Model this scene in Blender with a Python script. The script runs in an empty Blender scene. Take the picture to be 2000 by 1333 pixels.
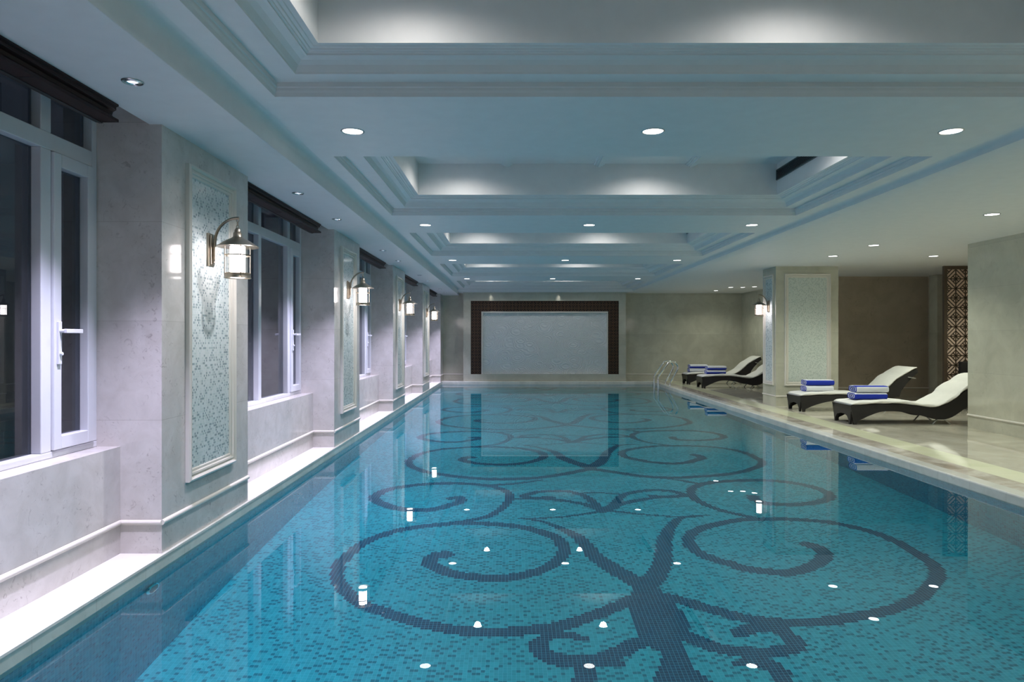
import bpy, math, random
import numpy as np
from mathutils import Vector, Matrix
random.seed(7)
rng = np.random.default_rng(11)
C = bpy.context.scene.collection
PI = math.pi
sc = bpy.context.scene

# ------------------------------------------------------------------ camera
cam_d = bpy.data.cameras.new('camera')
cam = bpy.data.objects.new('camera', cam_d); C.objects.link(cam)
cam.location = (0, 0, 1.25); cam.rotation_euler = (PI/2, 0, 0)
cam_d.sensor_width = 36; cam_d.lens = 24.3
cam_d.shift_x = -0.0005; cam_d.shift_y = -0.00325
cam_d.clip_start = 0.05; cam_d.clip_end = 200
sc.camera = cam

# ------------------------------------------------------------------ world: night outside
w = bpy.data.worlds.new('night'); sc.world = w; w.use_nodes = True
w.node_tree.nodes['Background'].inputs[0].default_value = (0.10, 0.12, 0.16, 1)
w.node_tree.nodes['Background'].inputs[1].default_value = 0.28

# ------------------------------------------------------------------ exposure, renderer quality
sc.view_settings.view_transform = 'Standard'; sc.view_settings.look = 'None'
sc.view_settings.gamma = 1; sc.view_settings.use_curve_mapping = False
sc.view_settings.exposure = 0.18
cy = sc.cycles
cy.use_denoising = True; cy.use_adaptive_sampling = True; cy.adaptive_threshold = 0.02
cy.max_bounces = 9; cy.diffuse_bounces = 5; cy.glossy_bounces = 5; cy.transmission_bounces = 8; cy.transparent_max_bounces = 8
cy.caustics_reflective = False; cy.caustics_refractive = True
cy.sample_clamp_indirect = 3.0; cy.blur_glossy = 0.5
# lamp strengths (W) and colours: each lamp is made by its fixture's builder below
P_MAIN = 92.0; COL_MAIN = (0.98, 0.96, 1.0)
P_UPPER = 17.0; COL_UPPER = (1.0, 0.95, 0.90)
P_LEFT = 330.0; COL_LEFT = (0.80, 0.74, 1.0)
P_RIGHT = 50.0; COL_RIGHT = (0.97, 1.0, 0.82)

# ------------------------------------------------------------------ node helpers
def mat(name):
    m = bpy.data.materials.new(name); m.use_nodes = True
    nt = m.node_tree; b = nt.nodes['Principled BSDF']
    return m, nt, b
def nd(nt, t, **kw):
    n = nt.nodes.new(t)
    for k, v in kw.items(): setattr(n, k, v)
    return n
def mth(nt, op, a, b=None, c=None):
    n = nt.nodes.new('ShaderNodeMath'); n.operation = op
    for i, x in enumerate((a, b, c)):
        if x is None: continue
        if isinstance(x, (int, float)): n.inputs[i].default_value = x
        else: nt.links.new(x, n.inputs[i])
    return n.outputs[0]
def mixc(nt, f, a, b):
    n = nt.nodes.new('ShaderNodeMix'); n.data_type = 'RGBA'
    for i, x in ((0, f), (6, a), (7, b)):
        if isinstance(x, (int, float)): n.inputs[i].default_value = x
        elif isinstance(x, tuple): n.inputs[i].default_value = x if len(x) == 4 else (*x, 1)
        else: nt.links.new(x, n.inputs[i])
    return n.outputs[2]
def ramp(nt, f, stops):
    n = nt.nodes.new('ShaderNodeValToRGB'); e = n.color_ramp.elements
    while len(e) < len(stops): e.new(0.5)
    for i, (p, c) in enumerate(stops):
        e[i].position = p; e[i].color = c if len(c) == 4 else (*c, 1)
    nt.links.new(f, n.inputs[0]); return n.outputs[0]
def world_pos(nt):
    g = nd(nt, 'ShaderNodeNewGeometry'); s = nd(nt, 'ShaderNodeSeparateXYZ')
    nt.links.new(g.outputs['Position'], s.inputs[0]); return g.outputs['Position'], s.outputs
def noise(nt, vec, scale, detail=4, rough=0.55, dist=0.0):
    n = nd(nt, 'ShaderNodeTexNoise'); nt.links.new(vec, n.inputs['Vector'])
    n.inputs['Scale'].default_value = scale; n.inputs['Detail'].default_value = detail
    n.inputs['Roughness'].default_value = rough; n.inputs['Distortion'].default_value = dist
    return n.outputs['Fac']
def simple(name, col, rough=0.5, metal=0.0, spec=0.5, bump=None):
    m, nt, b = mat(name)
    b.inputs['Base Color'].default_value = (*col, 1); b.inputs['Roughness'].default_value = rough
    b.inputs['Metallic'].default_value = metal; b.inputs['Specular IOR Level'].default_value = spec
    g = nd(nt, 'ShaderNodeNewGeometry')
    f = noise(nt, g.outputs['Position'], 9.0, 3)
    c = mixc(nt, f, tuple(x*0.95 for x in col), tuple(min(1, x*1.05) for x in col))
    nt.links.new(c, b.inputs['Base Color'])
    if bump:
        bp = nd(nt, 'ShaderNodeBump'); bp.inputs['Strength'].default_value = bump[1]; bp.inputs['Distance'].default_value = bump[2] if len(bump) > 2 else 0.01
        nt.links.new(noise(nt, g.outputs['Position'], bump[0], 3), bp.inputs['Height']); nt.links.new(bp.outputs[0], b.inputs['Normal'])
    return m
def stone(name, c1, c2, vein, rough=0.14, zj=None, xj=None, yj=None, scale=1.0, veinamt=0.5):
    """polished marble: clouds, dark flecks, fine joints between slabs"""
    m, nt, b = mat(name)
    pos, s = world_pos(nt)
    f = noise(nt, pos, 3.2*scale, 7, 0.6, 0.6)
    col = ramp(nt, f, [(0.36, c1), (0.64, c2)])
    f2 = noise(nt, pos, 11*scale, 9, 0.68, 1.4)
    v = ramp(nt, f2, [(0.565, (0, 0, 0)), (0.65, (1, 1, 1))])
    f3 = noise(nt, pos, 2.0*scale, 3, 0.5, 0.0)
    v = mth(nt, 'MULTIPLY', v, mth(nt, 'MULTIPLY', ramp(nt, f3, [(0.42, (0, 0, 0)), (0.62, (1, 1, 1))]), veinamt))
    col = mixc(nt, v, col, vein)
    cell = None
    def joint(axis, off, step, wdt):
        q = mth(nt, 'DIVIDE', mth(nt, 'SUBTRACT', s[axis], off), step)
        return mth(nt, 'LESS_THAN', mth(nt, 'FRACT', q), wdt/step), mth(nt, 'FLOOR', q)
    js = []; idx = None
    for ax, j in ((2, zj), (0, xj), (1, yj)):
        if j:
            a, k = joint(ax, j[0], j[1], 0.004); js.append(a)
            idx = k if idx is None else mth(nt, 'ADD', mth(nt, 'MULTIPLY', idx, 7.31), k)
    if js:
        wn = nd(nt, 'ShaderNodeTexWhiteNoise', noise_dimensions='1D'); nt.links.new(idx, wn.inputs['W'])
        tone = mth(nt, 'ADD', mth(nt, 'MULTIPLY', wn.outputs['Value'], 0.08), 0.94)
        hs = nd(nt, 'ShaderNodeHueSaturation'); nt.links.new(tone, hs.inputs['Value']); nt.links.new(col, hs.inputs['Color']); col = hs.outputs[0]
        jj = js[0]
        for x in js[1:]: jj = mth(nt, 'MAXIMUM', jj, x)
        col = mixc(nt, mth(nt, 'MULTIPLY', jj, 0.28), col, (0.25, 0.22, 0.2))
    nt.links.new(col, b.inputs['Base Color'])
    b.inputs['Roughness'].default_value = rough
    return m
def mosaic(name, tile, ax, cols, grout, gw=0.10, rough=0.12, off=(0.0, 0.0)):
    """small glass tiles: one random tone per tile, thin grout; ax = the two world axes of the surface"""
    m, nt, b = mat(name)
    pos, s = world_pos(nt)
    qs = [mth(nt, 'DIVIDE', mth(nt, 'SUBTRACT', s[a], o), tile) for a, o in zip(ax, off)]
    fl = [mth(nt, 'FLOOR', q) for q in qs]; fr = [mth(nt, 'FRACT', q) for q in qs]
    cx = nd(nt, 'ShaderNodeCombineXYZ'); nt.links.new(fl[0], cx.inputs[0]); nt.links.new(fl[1], cx.inputs[1])
    wn = nd(nt, 'ShaderNodeTexWhiteNoise', noise_dimensions='3D'); nt.links.new(cx.outputs[0], wn.inputs['Vector'])
    r = nd(nt, 'ShaderNodeValToRGB'); r.color_ramp.interpolation = 'CONSTANT'; e = r.color_ramp.elements
    while len(e) < len(cols): e.new(0.5)
    for i, (p, c) in enumerate(cols): e[i].position = p; e[i].color = (*c, 1)
    par = mth(nt, 'FRACT', mth(nt, 'MULTIPLY', mth(nt, 'ADD', fl[0], fl[1]), 0.5001))
    val = mth(nt, 'MULTIPLY', wn.outputs['Value'], mth(nt, 'ADD', 0.76, mth(nt, 'MULTIPLY', mth(nt, 'GREATER_THAN', par, 0.25), 0.24)))
    nt.links.new(val, r.inputs[0])
    g = mth(nt, 'MAXIMUM', mth(nt, 'LESS_THAN', fr[0], gw), mth(nt, 'LESS_THAN', fr[1], gw))
    nt.links.new(mixc(nt, g, r.outputs[0], grout), b.inputs['Base Color'])
    b.inputs['Roughness'].default_value = rough
    return m
def emit(name, col, strength):
    m = bpy.data.materials.new(name); m.use_nodes = True; nt = m.node_tree; nt.nodes.clear()
    o = nd(nt, 'ShaderNodeOutputMaterial'); e = nd(nt, 'ShaderNodeEmission')
    e.inputs[0].default_value = (*col, 1); e.inputs[1].default_value = strength; nt.links.new(e.outputs[0], o.inputs[0])
    return m

M = {}
M['paint'] = simple('white_ceiling_paint', (0.80, 0.81, 0.82), 0.55, bump=(220, 0.03))
M['stone'] = stone('pale_marble', (0.565, 0.54, 0.515), (0.65, 0.625, 0.605), (0.33, 0.30, 0.29), 0.12, zj=(0.195, 0.575), scale=2.2, veinamt=0.75)
M['stone_far'] = stone('beige_marble', (0.52, 0.51, 0.42), (0.61, 0.60, 0.50), (0.38, 0.37, 0.30), 0.14, zj=(0.195, 0.575), scale=0.9, veinamt=0.35)
M['stone_brown'] = stone('brown_marble', (0.50, 0.43, 0.34), (0.58, 0.50, 0.40), (0.24, 0.2, 0.17), 0.14, zj=(0.195, 1.15), scale=0.9, veinamt=0.4)
M['moulding'] = simple('honed_cream_marble', (0.76, 0.72, 0.66), 0.22)
M['ledge'] = stone('white_ledge_marble', (0.80, 0.78, 0.76), (0.86, 0.84, 0.82), (0.6, 0.57, 0.55), 0.3, yj=(0.3, 0.8), veinamt=0.3)
M['deck'] = stone('polished_deck_marble', (0.50, 0.47, 0.39), (0.68, 0.65, 0.55), (0.36, 0.33, 0.27), 0.045, xj=(4.72, 0.8), yj=(0.4, 0.8), scale=0.5, veinamt=0.6)
M['deck_border'] = stone('veined_border_marble', (0.40, 0.35, 0.28), (0.70, 0.66, 0.57), (0.30, 0.25, 0.2), 0.07, yj=(0.4, 0.6), scale=1.1, veinamt=0.7)
M['yellow_strip'] = stone('pale_yellow_strip_marble', (0.82, 0.84, 0.58), (0.88, 0.89, 0.66), (0.6, 0.6, 0.45), 0.08, yj=(0.1, 0.6), veinamt=0.3)  # strip coloured paler and yellower than the deck around it
M['coping'] = stone('coping_marble', (0.62, 0.63, 0.57), (0.74, 0.74, 0.68), (0.45, 0.45, 0.4), 0.12, yj=(0.2, 0.45), veinamt=0.4)
M['col_mosaic_y'] = mosaic('pearl_mosaic', 0.0165, (1, 2), [(0.0, (0.62, 0.70, 0.70)), (0.30, (0.70, 0.76, 0.77)), (0.62, (0.52, 0.62, 0.63)), (0.66, (0.27, 0.35, 0.38)), (0.9, (0.36, 0.46, 0.48))], (0.74, 0.77, 0.77), 0.16)
M['col_mosaic_x'] = mosaic('pearl_mosaic_front', 0.0165, (0, 2), [(0.0, (0.62, 0.70, 0.66)), (0.30, (0.68, 0.74, 0.70)), (0.62, (0.52, 0.60, 0.57)), (0.76, (0.42, 0.50, 0.47)), (0.9, (0.47, 0.54, 0.51))], (0.70, 0.74, 0.70), 0.16)
PC = [(0.0, (0.02, 0.30, 0.46)), (0.35, (0.03, 0.36, 0.54)), (0.62, (0.015, 0.24, 0.38)), (0.80, (0.008, 0.15, 0.27)), (0.93, (0.05, 0.44, 0.60))]
M['pool_wall_y'] = mosaic('pool_mosaic_side', 0.025, (1, 2), PC, (0.14, 0.46, 0.62), 0.08)
M['pool_wall_x'] = mosaic('pool_mosaic_end', 0.025, (0, 2), PC, (0.14, 0.46, 0.62), 0.08)
M['brass'] = simple('aged_brass', (0.40, 0.34, 0.27), 0.3, 1.0)
M['chrome'] = simple('polished_steel', (0.92, 0.93, 0.93), 0.12, 1.0)
M['nickel'] = simple('satin_nickel', (0.55, 0.56, 0.58), 0.3, 1.0)
M['upvc'] = simple('white_window_plastic', (0.74, 0.76, 0.82), 0.3)
M['wood'] = simple('dark_brown_wood', (0.022, 0.009, 0.010), 0.45, 0.0, 0.2)
M['black'] = simple('black_void', (0.012, 0.014, 0.018), 0.5)
M['white_fabric'] = simple('white_cushion_fabric', (0.80, 0.79, 0.76), 0.85, bump=(30, 0.25, 0.02))
M['towel_white'] = simple('white_towel', (0.78, 0.80, 0.86), 0.95, bump=(240, 0.5, 0.006))
M['towel_blue'] = simple('blue_towel', (0.012, 0.035, 0.42), 0.95, bump=(240, 0.5, 0.006))
M['grille'] = simple('dark_grille_metal', (0.05, 0.07, 0.08), 0.4)
M['lattice'] = simple('bronze_lattice_metal', (0.085, 0.06, 0.042), 0.4, 0.0)
M['lattice_back'] = simple('tan_backing_panel', (0.80, 0.62, 0.52), 0.5)
M['lens'] = emit('lamp_lens', (1.0, 0.98, 0.95), 9.0)
M['lens_dim'] = emit('spot_lens', (0.85, 0.90, 1.0), 1.1)
M['lantern_glow'] = emit('frosted_lamp_glass', (1.0, 0.89, 0.88), 24.0)
# wicker
m, nt, b = mat('dark_woven_wicker'); pos, s = world_pos(nt)
wv = [nd(nt, 'ShaderNodeTexWave', wave_type='BANDS', bands_direction=d) for d in ('X', 'Z')]
for q in wv: nt.links.new(pos, q.inputs['Vector']); q.inputs['Scale'].default_value = 45
h = mth(nt, 'MULTIPLY', wv[0].outputs['Fac'], wv[1].outputs['Fac'])
nt.links.new(ramp(nt, h, [(0.0, (0.004, 0.003, 0.003)), (1.0, (0.022, 0.015, 0.013))]), b.inputs['Base Color'])
b.inputs['Roughness'].default_value = 0.45
bp = nd(nt, 'ShaderNodeBump'); bp.inputs['Distance'].default_value = 0.004; nt.links.new(h, bp.inputs['Height']); nt.links.new(bp.outputs[0], b.inputs['Normal'])
M['wicker'] = m
# clear glass of panes and lanterns
def glassy(name, ior, col=(1, 1, 1), rough=0.0):
    m = bpy.data.materials.new(name); m.use_nodes = True; nt = m.node_tree; nt.nodes.clear()
    o = nd(nt, 'ShaderNodeOutputMaterial'); g = nd(nt, 'ShaderNodeBsdfGlass')
    g.inputs['Color'].default_value = (*col, 1); g.inputs['Roughness'].default_value = rough; g.inputs['IOR'].default_value = ior
    nt.links.new(g.outputs[0], o.inputs[0]); return m
def thin_glass(name, col, refl=1.0):
    m = bpy.data.materials.new(name); m.use_nodes = True; nt = m.node_tree; nt.nodes.clear()
    o = nd(nt, 'ShaderNodeOutputMaterial'); t = nd(nt, 'ShaderNodeBsdfTransparent'); t.inputs[0].default_value = (*col, 1)
    g = nd(nt, 'ShaderNodeBsdfGlossy'); g.inputs['Roughness'].default_value = 0.0
    ge = nd(nt, 'ShaderNodeNewGeometry'); dt = nd(nt, 'ShaderNodeVectorMath', operation='DOT_PRODUCT')
    nt.links.new(ge.outputs['Normal'], dt.inputs[0]); nt.links.new(ge.outputs['Incoming'], dt.inputs[1])
    f = mth(nt, 'ADD', 0.045, mth(nt, 'MULTIPLY', 0.95, mth(nt, 'POWER', mth(nt, 'SUBTRACT', 1.0, mth(nt, 'ABSOLUTE', dt.outputs['Value'])), 5.0)))
    x = nd(nt, 'ShaderNodeMixShader'); x_ = mth(nt, 'MULTIPLY', f, refl); nt.links.new(x_, x.inputs[0])
    nt.links.new(t.outputs[0], x.inputs[1]); nt.links.new(g.outputs[0], x.inputs[2]); nt.links.new(x.outputs[0], o.inputs[0]); return m
M['pane'] = thin_glass('window_glass', (0.55, 0.58, 0.62), 1.7)
M['lamp_glass'] = thin_glass('lantern_glass', (0.95, 0.95, 0.95))
M['water'] = glassy('clear_pool_water', 1.333, (0.96, 1.0, 1.0))
# wave relief of the far panel
m, nt, b = mat('carved_white_relief'); pos, s = world_pos(nt)
vo = nd(nt, 'ShaderNodeTexVoronoi'); vo.inputs['Scale'].default_value = 2.3
mp = nd(nt, 'ShaderNodeMapping'); mp.inputs['Scale'].default_value = (1, 0, 1.5); nt.links.new(pos, mp.inputs['Vector']); nt.links.new(mp.outputs[0], vo.inputs['Vector'])
rings = mth(nt, 'SINE', mth(nt, 'MULTIPLY', vo.outputs['Distance'], 62.0))
bp = nd(nt, 'ShaderNodeBump'); bp.inputs['Distance'].default_value = 0.02; bp.inputs['Strength'].default_value = 0.4
nt.links.new(rings, bp.inputs['Height']); nt.links.new(bp.outputs[0], b.inputs['Normal'])
b.inputs['Base Color'].default_value = (0.82, 0.84, 0.84, 1); b.inputs['Roughness'].default_value = 0.5
M['relief'] = m
# dark lattice-patterned border round the relief
m, nt, b = mat('bronze_fret_border'); pos, s = world_pos(nt)
def tri(a, per): return mth(nt, 'PINGPONG', mth(nt, 'DIVIDE', a, per), 0.5)
u1 = tri(mth(nt, 'ADD', s[0], s[2]), 0.07); u2 = tri(mth(nt, 'SUBTRACT', s[0], s[2]), 0.07)
u3 = tri(s[0], 0.10); u4 = tri(s[2], 0.10)
ln = mth(nt, 'LESS_THAN', mth(nt, 'MINIMUM', mth(nt, 'MINIMUM', u1, u2), mth(nt, 'MULTIPLY', mth(nt, 'MINIMUM', u3, u4), 1.2)), 0.09)
nt.links.new(mixc(nt, ln, (0.010, 0.006, 0.006), (0.11, 0.06, 0.035)), b.inputs['Base Color'])
b.inputs['Roughness'].default_value = 0.35; b.inputs['Metallic'].default_value = 0.4
M['fret'] = m

# ------------------------------------------------------------------ mesh builder
class MB:
    def __init__(s): s.v = []; s.f = []; s.mi = []; s.cur = 0
    def quadface(s, pts):
        n = len(s.v); s.v += [tuple(p) for p in pts]; s.f.append(tuple(range(n, n+len(pts)))); s.mi.append(s.cur)
    def box(s, x0, x1, y0, y1, z0, z1):
        n = len(s.v)
        s.v += [(x, y, z) for z in (z0, z1) for y in (y0, y1) for x in (x0, x1)]
        for q in ((0, 2, 3, 1), (4, 5, 7, 6), (0, 1, 5, 4), (2, 6, 7, 3), (0, 4, 6, 2), (1, 3, 7, 5)):
            s.f.append(tuple(n+i for i in q)); s.mi.append(s.cur)
        return s
    def grid(s, rows, close_u=False, close_v=False, cap=False):
        n = len(s.v); R = len(rows); K = len(rows[0])
        for r in rows: s.v += [tuple(p) for p in r]
        for i in range(R if close_u else R-1):
            for j in range(K if close_v else K-1):
                a = n+i*K+j; b_ = n+i*K+(j+1) % K; c = n+((i+1) % R)*K+(j+1) % K; d = n+((i+1) % R)*K+j
                s.f.append((a, b_, c, d)); s.mi.append(s.cur)
        if cap:
            s.f.append(tuple(n+j for j in range(K))[::-1]); s.mi.append(s.cur)
            s.f.append(tuple(n+(R-1)*K+j for j in range(K))); s.mi.append(s.cur)
        return s
    def tube(s, pts, r, seg=10, cap=True):
        pts = [Vector(p) for p in pts]; rows = []
        rs = r if isinstance(r, (list, tuple)) else [r]*len(pts)
        up = None
        for i, p in enumerate(pts):
            t = (pts[min(i+1, len(pts)-1)]-pts[max(i-1, 0)]).normalized()
            if up is None:
                up = Vector((0, 0, 1)) if abs(t.z) < 0.9 else Vector((1, 0, 0))
            a = t.cross(up).normalized(); b_ = a.cross(t).normalized(); up = b_
            rows.append([p+a*math.cos(2*PI*k/seg)*rs[i]+b_*math.sin(2*PI*k/seg)*rs[i] for k in range(seg)])
        s.grid(rows, close_v=True, cap=cap); return s
    def lathe(s, prof, c=(0, 0, 0), seg=32, axis='z', cap=False):
        rows = []
        for r, h in prof:
            row = []
            for k in range(seg):
                a = 2*PI*k/seg; x, y = r*math.cos(a), r*math.sin(a)
                row.append((c[0]+x, c[1]+y, c[2]+h) if axis == 'z' else (c[0]+h, c[1]+x, c[2]+y) if axis == 'x' else (c[0]+x, c[1]+h, c[2]+y))
            rows.append(row)
        s.grid(rows, close_v=True, cap=cap); return s
    def prism(s, poly, a0, a1, axis='y'):
        """polygon in the plane across the axis, extruded from a0 to a1"""
        def P(p, a): return (p[0], a, p[1]) if axis == 'y' else (a, p[0], p[1]) if axis == 'x' else (p[0], p[1], a)
        n = len(s.v); K = len(poly)
        s.v += [P(p, a0) for p in poly]+[P(p, a1) for p in poly]
        for j in range(K): s.f.append((n+j, n+(j+1) % K, n+K+(j+1) % K, n+K+j)); s.mi.append(s.cur)
        s.f.append(tuple(n+j for j in range(K))[::-1]); s.f.append(tuple(n+K+j for j in range(K))); s.mi += [s.cur]*2
        return s
    def build(s, name, mats, parent=None, smooth=False, fixn=True, bevel=0.0):
        me = bpy.data.meshes.new(name); me.from_pydata(s.v, [], s.f)
        mats = mats if isinstance(mats, (list, tuple)) else [mats]
        for m_ in mats: me.materials.append(M[m_] if isinstance(m_, str) else m_)
        me.polygons.foreach_set('material_index', s.mi)
        if fixn:
            import bmesh
            bm = bmesh.new(); bm.from_mesh(me); bmesh.ops.recalc_face_normals(bm, faces=bm.faces); bm.to_mesh(me); bm.free()
        if smooth:
            me.polygons.foreach_set('use_smooth', [True]*len(me.polygons))
            try: me.set_sharp_from_angle(angle=math.radians(40))
            except Exception: pass
        me.update()
        o = bpy.data.objects.new(name, me); C.objects.link(o)
        if parent is not None: o.parent = parent
        if bevel:
            bv = o.modifiers.new('bevel', 'BEVEL'); bv.width = bevel; bv.segments = 2; bv.limit_method = 'ANGLE'
        return o
def rel(o, root):
    """keep the mesh where it stands although its thing's base is elsewhere"""
    o.parent = root; o.matrix_parent_inverse = Matrix.Translation(root.location).inverted(); return o
def tag(o, label=None, cat=None, group=None, kind=None):
    if label: o['label'] = label
    if cat: o['category'] = cat
    if group: o['group'] = group
    if kind: o['kind'] = kind
    return o
def thing(name, loc, label, cat, group=None, rotz=0.0, kind=None):
    o = bpy.data.objects.new(name, None); C.objects.link(o); o.empty_display_size = 0.1
    o.location = loc; o.rotation_euler = (0, 0, rotz)
    return tag(o, label, cat, group, kind)
def struct(name, mb, mats, smooth=False, label=None, fixn=True):
    o = mb.build(name, mats, smooth=smooth, fixn=fixn); o['kind'] = 'structure'
    if label: o['label'] = label
    return o
def clone(root, loc, label, rotz=None, group=None, sx=None):
    r = root.copy(); C.objects.link(r); r.location = loc
    if rotz is not None: r.rotation_euler = (0, 0, rotz)
    if label: r['label'] = label
    if group: r['group'] = group
    for ch in list(root.children):
        if ch.type == 'LIGHT': continue
        c = ch.copy(); C.objects.link(c); c.parent = r
        for g in list(ch.children):
            d = g.copy(); C.objects.link(d); d.parent = c
    return r
def spot(name, loc, power, col, size_deg, blend, parent=None, direction=(0, 0, -1), radius=0.05, caustic=True):
    l = bpy.data.lights.new(name, 'SPOT'); l.energy = power; l.color = col; l.spot_size = math.radians(size_deg); l.spot_blend = blend
    l.shadow_soft_size = radius
    if caustic: l.cycles.is_caustics_light = True
    o = bpy.data.objects.new(name, l); C.objects.link(o)
    o.rotation_euler = Vector(direction).to_track_quat('-Z', 'Y').to_euler(); o.location = loc
    if parent is not None: o.parent = parent
    return o

# ------------------------------------------------------------------ dimensions (metres; the deck is z = 0, the camera looks along +y)
XL, XR = -2.03, 4.0            # pool edges
YN, YF = 1.0, 19.74            # pool ends
ZW = -0.08; ZB = -1.32         # water level, pool floor
COLS = [0.13+3.87*k for k in range(6)]   # near edges of the window columns
CW = 1.30
ZS = 2.485; ZM = 2.64; ZR = 2.55         # left soffit, main ceiling, right ceiling
XS0, XS1 = -1.56, 3.41         # main ceiling field
YB, YE = -2.6, 20.25           # back wall, far wall

# ------------------------------------------------------------------ floors, pool
def slab(name, x0, x1, y0, y1, z0, z1, m_, label=None):
    b_ = MB(); b_.box(x0, x1, y0, y1, z0, z1); return struct(name, b_, m_, label=label)
slab('floor', 4.72, 9.6, YB, YE+0.3, -0.35, 0, 'deck', 'polished beige marble floor of the lounger side')
slab('floor', XL-0.5, XL+0.0, YN, YE+0.3, -0.35, 0, 'ledge', 'white marble ledge under the windows')
slab('floor', XL-0.5, 4.72, YB, YN, -0.35, 0, 'deck', 'marble floor behind the camera')
slab('floor', XL, 4.72, YF+0.12, YE+0.3, -0.35, 0, 'coping', 'narrow marble floor at the far end of the pool')
slab('trim_1', 4.14, 4.38, YN, YF+0.12, -0.35, 0, 'deck_border', 'veined brown marble band along the right pool edge')
slab('trim_2', 4.38, 4.72, YN, YF+0.12, -0.35, 0, 'yellow_strip', 'pale yellow strip of the marble floor along the lounger deck')
# coping: stone edge with a rounded nosing, standing 8 cm over the water
def coping(name, p0, p1, axis, side, label):
    prof = [(0.0, -0.13), (0.0, -0.014), (0.004, -0.005), (0.012, 0.0), (0.14, 0.0), (0.14, -0.13)]
    b_ = MB()
    if axis == 'y':
        x = p0[0]; b_.prism([(x+side*a, z) for a, z in prof], p0[1], p1[1], 'y')
    else:
        y = p0[1]; b_.prism([(y+side*a, z) for a, z in prof], p0[0], p1[0], 'x')
    return struct(name, b_, 'coping', label=label)
coping('trim_3', (XR, YN), (XR, YF), 'y', 1, 'marble coping on the right pool edge')
coping('trim_4', (XL, YF), (4.14, YF), 'x', 1, 'marble coping on the far pool edge')
b_ = MB(); b_.box(XL, XL+0.012, YN, YF, -0.13, -0.014); b_.box(XL, XL+0.020, YN, YF, -0.014, -0.001)
struct('trim_5', b_, 'coping', label='marble coping on the window side pool edge')
b_ = MB(); b_.box(XL-0.2, XL+0.008, YN, YF+0.2, ZB-0.2, -0.13); o = struct('pool_wall_left', b_, 'pool_wall_y', label='teal mosaic pool wall below the windows'); PW = [o]
b_ = MB(); b_.box(XR, XR+0.2, YN, YF+0.2, ZB-0.2, -0.13); PW.append(struct('pool_wall_right', b_, 'pool_wall_y', label='teal mosaic pool wall on the lounger side'))
b_ = MB(); b_.box(XL, XR, YF, YF+0.2, ZB-0.2, -0.13); PW.append(struct('pool_wall_far', b_, 'pool_wall_x', label='teal mosaic pool wall at the far end'))
b_ = MB(); b_.box(XL, XR, YN-0.2, YN, ZB-0.2, -0.0); PW.append(struct('pool_wall_near', b_, 'pool_wall_x', label='teal mosaic pool wall near the camera'))

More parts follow.
